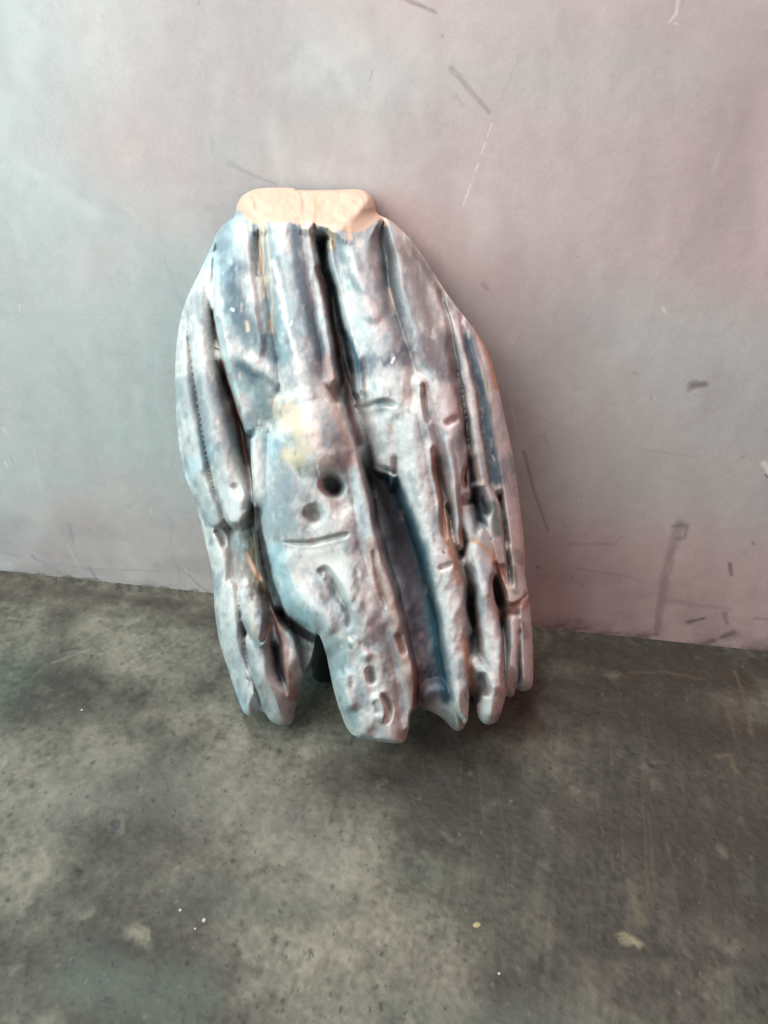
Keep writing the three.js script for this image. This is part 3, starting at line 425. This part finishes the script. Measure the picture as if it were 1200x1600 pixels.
// pale patches and specks in chalk and plaster colours
brush([[450, 640], [480, 680], [470, 715]], 24, rgb(202, 184, 162), .85); brush([[492, 670], [505, 730]], 18, rgb(216, 198, 190), .7); brush([[455, 715], [470, 725]], 14, rgb(210, 194, 164), .7); brush([[430, 410], [448, 500], [470, 580]], 7, rgb(222, 214, 212), .7); brush([[600, 590], [620, 650], [640, 720]], 26, rgb(206, 206, 204), .75); brush([[470, 860], [520, 870], [540, 920]], 24, rgb(206, 206, 202), .7); brush([[480, 930], [520, 970]], 18, rgb(216, 224, 226), .7); brush([[690, 620], [700, 660]], 20, rgb(210, 196, 196), .75); brush([[680, 860], [698, 900], [706, 970]], 13, rgb(214, 214, 212), .7); brush([[365, 770], [372, 806]], 14, rgb(216, 216, 218), .7);
brush([[570, 470], [600, 510]], 16, pinkish, .7); brush([[600, 1080], [615, 1140]], 14, rgb(214, 206, 200), .6); brush([[340, 420], [342, 500], [362, 580]], 5, rgb(186, 200, 200), .7); brush([[388, 505], [390, 515]], 6, rgb(216, 192, 166), .8); brush([[425, 505], [427, 520]], 6, rgb(208, 190, 172), .6); brush([[610, 450], [618, 490]], 6, rgb(222, 200, 182), .7); brush([[596, 334], [600, 352]], 5, cream, .9); brush([[612, 345], [626, 362]], 6, rgb(196, 166, 154), .8);
brush([[362, 484], [365, 486]], 2.5, rgb(235, 238, 240), 1, { rough: .3 }); brush([[456, 510], [459, 503]], 2, rgb(235, 235, 235), .9, { rough: .3 }); brush([[613, 566], [617, 558]], 1.8, rgb(240, 240, 240), 1, { rough: .3 }); brush([[562, 612], [566, 622]], 2.5, rgb(240, 240, 240), .8, { rough: .3 }); brush([[587, 729], [604, 736], [618, 742]], 4, rgb(222, 228, 228), .9, { rough: .6 }); brush([[548, 995], [556, 1010]], 4, rgb(226, 224, 210), .8); brush([[640, 740], [652, 790]], 5, rgb(150, 164, 166), .7, { gx: 4, gy: 6 }); brush([[690, 862], [692, 864]], 1.8, rgb(70, 60, 56), 1, { rough: .2 });
for (let i = 0; i < 620; i++) { const x = 285 + rnd() * 535, y = 365 + rnd() * 760, l = 2 + rnd() * 11, c = rnd(); if (x > 596 && x < 694 && y > 736 && c < .5) continue; brush([[x, y], [x + (rnd() - .4) * 5, y + l]], 1.5 + rnd() * 3.8, c < .45 ? rgb(212, 210, 206) : c < .8 ? rgb(96, 108, 116) : rgb(176, 150, 138), .15 + rnd() * .4, { rough: 1.5, gx: 4, gy: 7, hard: 0 }); }
brush([[404, 800], [414, 850], [424, 905], [440, 950], [464, 980], [492, 996]], 9, rgb(60, 60, 60), .95, { rough: .4, hard: .6 });  // shade painted along the overhanging left edge of the central fold
// bare plaster of the break, its runs and a brown stain in its middle
for (let k = 0; k < NV * 3; k++) paint[k] *= 0.93;
const rimMask = new Uint8Array(NV);
for (let k = 0; k < NV; k++) if (hf[k] > -50) {
  const x = GX + (k % NX) * ST, y = GY + Math.floor(k / NX) * ST; if (x > 592 || y > 380) continue;
  const e = rimY(x) + (fbm(x / 15, y / 30, 2) - .5) * 14 + (fbm(x / 5, y / 9, 3) - .5) * 7 - y, a = step(-3, 3, e) * clamp(.75 + (fbm(x / 4, y / 4, 3) - .3) * 1.2 + e / 30, 0, 1); if (a <= 0) continue; if (a > .5) rimMask[k] = 1;
  const f = fbm(x / 9, y / 7, 4), c = mix(1.04, .9, f);
  for (let q = 0; q < 3; q++) paint[k * 3 + q] = mix(paint[k * 3 + q], [0.52, 0.385, 0.295][q] * c, a);
}
const drip = (p, w, a = .85) => brush(p, w, rgb(214, 190, 160), a, { rough: .5, hard: .5 });
drip([[409, 348], [408, 400], [405, 428]], 2.2); drip([[414, 350], [412, 420], [410, 440]], 2); drip([[416, 432], [412, 466]], 1.8); drip([[418, 348], [424, 420], [428, 520]], 2.2, .5); drip([[522, 352], [523, 372], [520, 386]], 4.5, .9); drip([[513, 352], [516, 376]], 4, .8); drip([[545, 355], [548, 372]], 4, .7); drip([[393, 345], [394, 360]], 3, .6); drip([[470, 348], [473, 362]], 2, .6);
brush([[492, 308], [493, 330], [491, 354]], 3.2, rgb(196, 140, 112), .7, { rough: .7 }); brush([[484, 310], [512, 306]], 7, rgb(206, 164, 140), .55, { rough: 1, gx: 5, gy: 5 }); brush([[585, 318], [590, 340]], 4, rgb(222, 168, 142), .6);

// ---- mesh: front sheet, back sheet and the edge that joins them, cut up by fold
const low = new Float32Array(NV).fill(999), lowRow = new Float32Array(NV).fill(999);   // lowest front near each point: the back never comes through it
for (let k = 8; k < NV - 8; k++) for (let q = -7; q <= 7; q++) if (hf[k + q] > -50) lowRow[k] = Math.min(lowRow[k], hf[k + q]);
for (let k = 8 * NX; k < NV - 8 * NX; k++) for (let q = -7; q <= 7; q++) low[k] = Math.min(low[k], lowRow[k + q * NX]);
const idx = new Int32Array(NV).fill(-1), pos = [], col = [], part = [], vk = [];
const used = k => hf[k] > -50;
const grad = (k) => [(sd[k + 1] - sd[k - 1]) / (2 * ST), (sd[k + NX] - sd[k - NX]) / (2 * ST)];
const partOf = k => rimMask[k] ? 'rim' : owner[k] < 0 ? 'drapery' : FOLDS[owner[k]].part;
const idOf = k => rimMask[k] ? -2 : owner[k] < 0 || FOLDS[owner[k]].part === 'drapery' ? -1 : owner[k];
const rest = [];
function vertex(k) {
  if (idx[k] >= 0) return idx[k];
  let x = GX + (k % NX) * ST, y = GY + Math.floor(k / NX) * ST; const d = sd[k]; let h = hf[k];
  if (d < 0) { const [gx, gy] = grad(k), l = Math.hypot(gx, gy) || 1; x -= gx / l * d; y -= gy / l * d; h = Math.min(h, backOf(x, y, k) + 5); }
  const b = meet(x, y, PN, PC), hb = Math.max(Math.min(backOf(x, y, k), low[k]) - 4, 0);
  const OUT = outward(x, y), front = b.clone().addScaledVector(OUT, h / 830), back = b.clone().addScaledVector(OUT, hb / 830);
  for (const p of [back, front]) { if (p.z < 0.003) p.addScaledVector(OUT, (0.003 - p.z) / OUT.z); if (p.y < 0.002) p.y = 0.002 + (p === front ? 0.001 : 0); }
  idx[k] = pos.length / 3; pos.push(front.x, front.y, front.z); rest.push(back.x, back.y, back.z);
  col.push(paint[k * 3], paint[k * 3 + 1], paint[k * 3 + 2]); vk.push(k);
  return idx[k];
}
const tris = [];
for (let j = 1; j < NY_ - 2; j++) for (let i = 1; i < NX - 2; i++) {
  const a = j * NX + i, b = a + 1, c = a + NX, d = c + 1, q = [a, b, c, d];
  if (!q.some(k => sd[k] > 0) || !q.every(used)) continue;
  for (const t of Math.abs(hf[b] - hf[c]) < Math.abs(hf[a] - hf[d]) ? [[a, c, b], [b, c, d]] : [[a, c, d], [a, d, b]]) if (t.some(k => sd[k] > 0)) tris.push(t.map(vertex));
}
const nf = pos.length / 3;
const edges = new Map();
for (const [a, b, c] of tris) for (const [u, v] of [[a, b], [b, c], [c, a]]) { if (edges.has(v * nf + u)) edges.delete(v * nf + u); else edges.set(u * nf + v, [u, v]); }
const whole = new THREE.BufferGeometry();
whole.setAttribute('position', new THREE.BufferAttribute(new Float32Array(pos), 3)); whole.setIndex(tris.flat()); whole.computeVertexNormals();
const nrm = whole.attributes.normal.array;
const plaster = new THREE.MeshPhysicalMaterial({ vertexColors: true, roughness: 0.95, specularIntensity: 0.15 });
const bare = new THREE.MeshStandardMaterial({ vertexColors: true, roughness: 0.85 });
const sculpture = new THREE.Group(); sculpture.name = 'drapery_sculpture';
tag(sculpture, 'broken painted plaster sculpture fragment of hanging cloth folds leaning against the grey wall', 'sculpture');
const origin = meet(560, 1100, NY, 0); sculpture.position.copy(origin);
const groups = new Map();
for (const t of tris) { const n = t.map(v => idOf(vk[v])); const id = n[1] === n[2] ? n[1] : n[0]; if (!groups.has(id)) groups.set(id, []); groups.get(id).push(t); }
{                                                                      // scraps cut off from their fold go to the ground between the folds
  const merged = groups.get(-1) || []; groups.set(-1, merged); let next = 10000;
  for (const [id, list] of [...groups]) {
    if (id === -1 || id === -2) continue;
    const up = new Map(), find = a => { while (up.get(a) !== a) { up.set(a, up.get(up.get(a))); a = up.get(a); } return a; };
    for (const t of list) for (const v of t) if (!up.has(v)) up.set(v, v);
    for (const [a, b, c] of list) { up.set(find(a), find(b)); up.set(find(b), find(c)); }
    const bits = new Map(); for (const t of list) { const r = find(t[0]); if (!bits.has(r)) bits.set(r, []); bits.get(r).push(t); }
    const sorted = [...bits.values()].sort((a, b) => b.length - a.length);
    groups.delete(id);
    sorted.forEach((b, i) => { if (b.length < 500) merged.push(...b); else if (!i) groups.set(id, b); else { FOLDS[next] = { part: 'tail' }; groups.set(next++, b); } });
  }
}
const count = {};
function piece(name, P, N, C, I, mat, label) {
  const g = new THREE.BufferGeometry(); g.setAttribute('position', new THREE.BufferAttribute(new Float32Array(P), 3)); if (N) g.setAttribute('normal', new THREE.BufferAttribute(new Float32Array(N), 3));
  g.setAttribute('color', new THREE.BufferAttribute(new Float32Array(C), 3)); g.setIndex(I); if (!N) g.computeVertexNormals();
  const m = shade(new THREE.Mesh(g, mat)); m.name = count[name] ? name + '_' + String(count[name]).padStart(3, '0') : name; count[name] = (count[name] || 0) + 1;
  if (label) m.userData.label = label; sculpture.add(m); return m;
}
{                                                                      // the ground in its separate bits
  const list = groups.get(-1), up = new Map(), find = a => { while (up.get(a) !== a) { up.set(a, up.get(up.get(a))); a = up.get(a); } return a; };
  for (const t of list) for (const v of t) if (!up.has(v)) up.set(v, v);
  for (const [a, b, c] of list) { up.set(find(a), find(b)); up.set(find(b), find(c)); }
  const bits = new Map(); for (const t of list) { const r = find(t[0]); if (!bits.has(r)) bits.set(r, []); bits.get(r).push(t); }
  const sorted = [...bits.values()].sort((a, b) => b.length - a.length); let next = 20000;
  groups.set(-1, sorted[0]); const around = new Map();
  for (const [id, l] of groups) for (const t of l) for (const v of t) around.set(v, id);
  for (const l of sorted.slice(1)) { if (l.length > 1500) { FOLDS[next] = { part: 'drapery' }; groups.set(next++, l); continue; } const t = l.find(t => t.some(v => around.has(v))); const id = t ? around.get(t.find(v => around.has(v))) : -1; groups.get(id).push(...l); }
}
for (const id of [...groups.keys()].sort((a, b) => a - b)) {
  const list = groups.get(id), map = new Map(), P = [], N = [], C = [], I = [];
  for (const t of list) for (const v of t) { if (!map.has(v)) { map.set(v, map.size); P.push(pos[v * 3] - origin.x, pos[v * 3 + 1] - origin.y, pos[v * 3 + 2] - origin.z); N.push(nrm[v * 3], nrm[v * 3 + 1], nrm[v * 3 + 2]); C.push(col[v * 3], col[v * 3 + 1], col[v * 3 + 2]); } I.push(map.get(v)); }
  const name = id === -2 ? 'rim' : id === -1 ? 'drapery' : FOLDS[id].part;
  piece(name, P, N, C, I, id === -2 ? bare : plaster, count[name] ? undefined : { rim: LABELS.rim, recess: LABELS.recess }[name]);
}
{
  const P = [], C = [], I = [];
  for (let v = 0; v < nf; v++) { P.push(rest[v * 3] - origin.x, rest[v * 3 + 1] - origin.y, rest[v * 3 + 2] - origin.z); C.push(.34, .33, .32); }
  for (const [a, b, c] of tris) I.push(a, c, b);
  for (const [u, v] of edges.values()) { const s = P.length / 3; for (const w of [u, v]) { P.push(pos[w * 3] - origin.x, pos[w * 3 + 1] - origin.y, pos[w * 3 + 2] - origin.z); C.push(col[w * 3], col[w * 3 + 1], col[w * 3 + 2]); } I.push(s, u, v, s, v, s + 1); }
  piece('back', P, null, C, I, bare);
}
{                                                                      // added block to hold the fragment up; near-black to darken the gap
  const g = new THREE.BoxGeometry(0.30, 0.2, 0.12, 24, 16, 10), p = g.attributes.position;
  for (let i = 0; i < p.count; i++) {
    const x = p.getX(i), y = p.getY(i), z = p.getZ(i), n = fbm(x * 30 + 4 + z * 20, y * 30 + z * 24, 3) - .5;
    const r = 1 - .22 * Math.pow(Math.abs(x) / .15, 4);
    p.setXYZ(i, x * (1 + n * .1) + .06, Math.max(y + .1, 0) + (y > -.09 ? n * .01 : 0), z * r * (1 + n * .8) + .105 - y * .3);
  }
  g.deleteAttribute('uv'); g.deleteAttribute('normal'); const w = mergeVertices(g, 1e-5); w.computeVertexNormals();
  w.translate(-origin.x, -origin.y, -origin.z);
  const m = shade(new THREE.Mesh(w, new THREE.MeshStandardMaterial({ color: new THREE.Color().setRGB(.025, .022, .02), roughness: .9 }))); m.name = 'added_core'; sculpture.add(m);
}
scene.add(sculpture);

// ---------------------------------------------------------------- small chips of paint and plaster on the floor
const CHIPS = [[319, 1439, 7, 0, 'round white plaster crumb on the grey floor, largest of the crumbs at left'], [282, 1423, 5, 0, 'small white crumb just behind the round white crumb at left'], [305, 1452, 4, 0, 'tiny white sliver just in front of the round white crumb at left'], [780, 1522, 5, 0, 'small white chip in the right foreground beside a dark streak'], [745, 1446, 9, 1, 'flat yellowish plaster chip lying on the middle of the floor'], [128, 1110, 5, 0, 'tiny pale crumb on the brown dirt at far left']];
for (const [px, py, s, flat, label] of CHIPS) {
  const g = new THREE.IcosahedronGeometry(1, 2), p = g.attributes.position;
  for (let i = 0; i < p.count; i++) { const n = 0.72 + 0.55 * fbm(p.getX(i) * 1.6 + px, p.getY(i) * 1.6 + p.getZ(i) * 1.3, 3); p.setXYZ(i, p.getX(i) * n * (flat ? 1.5 : 1), p.getY(i) * n * (flat ? .3 : .6), p.getZ(i) * n); }
  g.computeVertexNormals();
  const [x, z] = onFloor(px, py), m = shade(new THREE.Mesh(g, new THREE.MeshStandardMaterial({ color: new THREE.Color().setRGB(...(flat ? rgb(148, 138, 108) : rgb(160, 157, 148))), roughness: .9 })));
  m.name = 'plaster_chip' + (count.plaster_chip ? '_' + String(count.plaster_chip).padStart(3, '0') : ''); count.plaster_chip = (count.plaster_chip || 0) + 1;
  m.scale.setScalar(s / 2500); m.position.set(x, s / 2500 * (flat ? .25 : .5), z); m.rotation.y = px; scene.add(tag(m, label, 'plaster chip', 'plaster chips on the floor'));
}
renderer.render(scene, camera);
